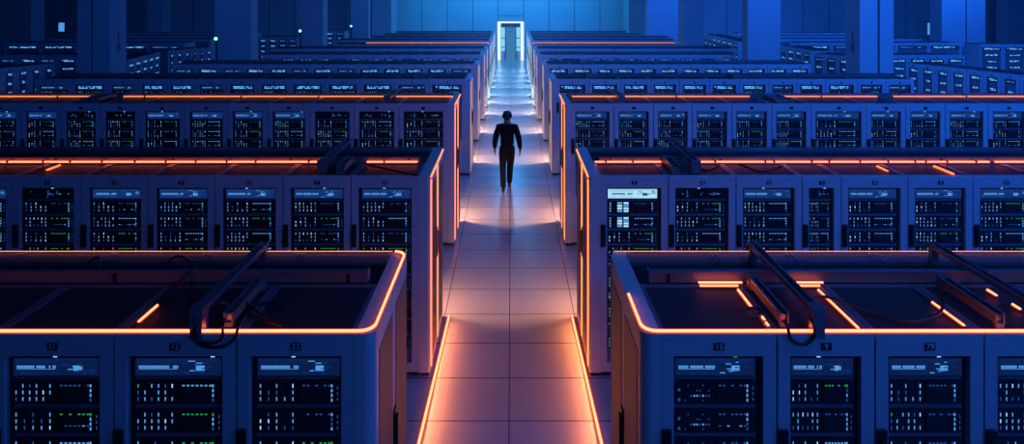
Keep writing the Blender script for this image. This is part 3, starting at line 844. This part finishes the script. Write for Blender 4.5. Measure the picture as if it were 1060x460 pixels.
for sg, p0, p1 in ((-1, (465,327), (428,482)), (1, (592,327), (628,482))):   # the floor strips' own throw
    a, b_ = at(*p0, .10), at(*p1, .10); m_ = (a+b_)/2
    o = area('floor_strip_light', m_, m_ + Vector((-sg*.5, 0, -.10)), .03, .03, 14, (1.0,.25,.08))
    o.data.size = (a-b_).length; o.data.size_y = .03
    o.rotation_euler = (Matrix(((0,-sg*1.0,0),(1,0,0),(0,0,1)))).to_euler() if False else o.rotation_euler
# unseen cyan light added to brighten the end wall and door
area('end_wall_fill', (0, 38.5, CEILZ-.1), (0, 41.9, 3.6), 12, .5, 620, (.008,.40,1.0))
area('door_light', (0, BACK+.5, 1.6), (0, 30, .3), 1.1, 2.0, 260, (.45,.80,1.0))
area('aisle_fill', (0, 33, CEILZ-.1), (0, 33, 0), 1.2, 12, 330, (.07,.45,1.0))  # unseen overhead light added to brighten the far aisle floor

w = bpy.data.worlds.new('World'); scene.world = w; w.use_nodes = True
w.node_tree.nodes['Background'].inputs[0].default_value = (.01,.03,.12,1); w.node_tree.nodes['Background'].inputs[1].default_value = .1

# ------------------------------------------------------------------ the walking person
def skin_mesh(name, joints, edges, material, parent=None, root=0, sub=2):
    me = bpy.data.meshes.new(name); me.from_pydata([j[0] for j in joints], edges, [])
    o = bpy.data.objects.new(name, me); C.objects.link(o)
    sk = o.modifiers.new('skin','SKIN'); sk.use_smooth_shade = True
    for i, j in enumerate(joints):
        rr = j[1]; v = me.skin_vertices[0].data[i]; v.radius = rr if isinstance(rr, tuple) else (rr, rr); v.use_root = (i == root)
    ss = o.modifiers.new('sub','SUBSURF'); ss.levels = ss.render_levels = sub
    dg = bpy.context.evaluated_depsgraph_get(); dg.update()
    m2 = bpy.data.meshes.new_from_object(o.evaluated_get(dg)); m2.name = name
    bpy.data.objects.remove(o); m2.materials.clear(); m2.materials.append(material)
    for p in m2.polygons: p.use_smooth = True
    return link(name, m2, parent)
def person(loc):
    t = empty('person', 'person in dark shirt and trousers walking away down the middle of the aisle', 'person', loc)
    # joints facing +Y; x right. left foot behind, right foot ahead
    hipz, kz = .93, .50
    J = {
     'pelvis': ((0,.0,.97), (.125,.095)), 'waist': ((0,.01,1.10), (.130,.09)), 'chest': ((0,.02,1.30), (.150,.105)), 'upper': ((0,.01,1.42), (.12,.085)), 'neck': ((0,.015,1.51), .056), 'skull0': ((0,.03,1.572), .066),'skull': ((0,.035,1.665), (.080,.092)), 'crown': ((0,.03,1.73), (.062,.07)),
     'shl': ((-.175,.01,1.435), .066), 'ell': ((-.25,-.015,1.16), .048), 'wrl': ((-.262,.06,.93), .029),
     'shr': ((.175,.01,1.435), .066), 'elr': ((.25,-.04,1.165), .048), 'wrr': ((.272,.0,.93), .029),
     'hpl': ((-.085,-.005,.90), .088), 'knl': ((-.09,-.06,.50), .058), 'anl': ((-.075,-.22,.10), .040), 'tol': ((-.08,-.085,.03), .030),
     'hpr': ((.085,.01,.90), .088), 'knr': ((.062,.13,.50), .058), 'anr': ((.045,.20,.085), .040), 'tor': ((.05,.36,.035), .030)}
    keys = list(J)
    E = [('pelvis','waist'),('waist','chest'),('chest','upper'),('upper','neck'),('neck','skull0'),('skull0','skull'),('skull','crown'),
         ('upper','shl'),('shl','ell'),('ell','wrl'),('upper','shr'),('shr','elr'),('elr','wrr'),
         ('pelvis','hpl'),('hpl','knl'),('knl','anl'),('anl','tol'),('pelvis','hpr'),('hpr','knr'),('knr','anr'),('anr','tor')]
    # hands with palm and five fingers
    for sfx, sg, wk in (('l',-1,'wrl'),('r',1,'wrr')):
        wv = Vector(J[wk][0]); J['pm'+sfx] = (tuple(wv+Vector((0,.012,-.075))), (.018,.036)); E.append((wk,'pm'+sfx))
        for k, (oy, ln) in enumerate(((.033,.070),(.012,.080),(-.010,.074),(-.030,.058))):
            a = Vector(J['pm'+sfx][0]) + Vector((0,oy,-.028)); m_ = a + Vector((-sg*.006,.006,-ln*.55)); e = a + Vector((-sg*.022,.008,-ln*.95))
            for nm, q, rr in (('a',a,.0095),('b',m_,.0088),('c',e,.0072)): J['f%s%d%s' % (sfx,k,nm)] = (tuple(q), rr)
            E += [('pm'+sfx,'f%s%da'%(sfx,k)),('f%s%da'%(sfx,k),'f%s%db'%(sfx,k)),('f%s%db'%(sfx,k),'f%s%dc'%(sfx,k))]
        a = Vector(J['pm'+sfx][0]) + Vector((-sg*.008,.040,.018)); e = a + Vector((-sg*.016,.028,-.045))
        J['t'+sfx+'a'] = (tuple(a), .011); J['t'+sfx+'b'] = (tuple(e), .009); E += [('pm'+sfx,'t'+sfx+'a'),('t'+sfx+'a','t'+sfx+'b')]
    keys = list(J); ix = {k: i for i, k in enumerate(keys)}
    body = skin_mesh('body', [J[k] for k in keys], [(ix[a], ix[b_]) for a, b_ in E], SKIN, t)
    # face, ears (looking ahead, away from the camera)
    b = MB()
    b.tube([(0,.118,1.695),(0,.140,1.655),(0,.120,1.648)], .012, SKIN, 8)
    for s in (-1,1): b.tube([(s*.083,.03,1.695),(s*.094,.022,1.68),(s*.086,.03,1.645)], .012, SKIN, 8)
    b.build('ears_and_nose', t)
    b = MB(); 
    for s in (-1,1): b.tube([(s*.02,.126,1.70),(s*.042,.12,1.70)], .006, HAIRM, 6)
    b.tube([(-.022,.118,1.617),(.022,.118,1.617)], .005, TROUS, 6)
    b.build('eyes_and_mouth', t)
    def grow(k, e):
        rr = J[k][1]; return (J[k][0], (rr[0]+e, rr[1]+e) if isinstance(rr, tuple) else rr+e)
    sk = ['pelvis','waist','chest','upper','shl','ell','wrl','shr','elr','wrr']
    sj = [grow(k, .018) for k in sk]
    sj[0] = ((0,0,.93), (.158,.122)); sj.append(((0,.008,1.51), .062))
    si = {k: i for i, k in enumerate(sk)}
    skin_mesh('shirt', sj, [(si[a], si[b_]) for a, b_ in E if a in si and b_ in si] + [(3,10)], SHIRT, t)
    tk = ['waist','pelvis','hpl','knl','anl','hpr','knr','anr']; tj = [grow(k, .016) for k in tk]
    tj[0] = ((0,0,1.07), (.150,.115)); tj[4] = ((J['anl'][0][0], J['anl'][0][1], .08), .062); tj[7] = ((J['anr'][0][0], J['anr'][0][1], .065), .062)
    ti = {k: i for i, k in enumerate(tk)}
    skin_mesh('trousers', tj, [(ti[a], ti[b_]) for a, b_ in E if a in ti and b_ in ti], TROUS, t)
    for an, to in (('anl','tol'),('anr','tor')):
        A, T = Vector(J[an][0]), Vector(J[to][0]); hl = A + Vector((0,-.045,-.045)); hl.z = max(.04, hl.z)
        skin_mesh('shoe', [(tuple(hl), .040), (tuple((hl+T)/2+Vector((0,0,.005))), .044), (tuple(T), .036)], [(0,1),(1,2)], SHOE, t)
    hb = bmesh.new(); bmesh.ops.create_uvsphere(hb, u_segments=20, v_segments=14, radius=1)
    bmesh.ops.scale(hb, vec=(.092,.108,.098), verts=hb.verts); bmesh.ops.translate(hb, vec=(0,.018,1.70), verts=hb.verts)
    bmesh.ops.delete(hb, geom=[v for v in hb.verts if v.co.z < 1.575-max(0,-(v.co.y-.02))*.9 or (v.co.y > .085 and v.co.z < 1.75)], context='VERTS')
    me = bpy.data.meshes.new('hair'); hb.to_mesh(me); hb.free(); me.materials.append(HAIRM)
    for p in me.polygons: p.use_smooth = True
    h = link('hair', me, t); sd = h.modifiers.new('thick','SOLIDIFY'); sd.thickness = .02; sd.offset = 0
    return t
pp = person((-.09, 13.85, 0.0)); pp.scale = (1.10, 1.04, 1.005)

# ------------------------------------------------------------------ camera and view
cam = bpy.data.cameras.new('camera'); co = bpy.data.objects.new('camera', cam); C.objects.link(co)
co.location = (0, 0, CH); co.rotation_euler = (math.pi/2, 0, 0)
cam.sensor_fit = 'HORIZONTAL'; cam.sensor_width = 36; cam.lens = F/1060*36
cam.shift_x = -(VX-530)/1060; cam.shift_y = -(230-VY)/1060; cam.clip_end = 200
scene.camera = co
vs = scene.view_settings; vs.view_transform = 'Standard'; vs.look = 'None'; vs.gamma = 1; vs.use_curve_mapping = False; vs.exposure = 0
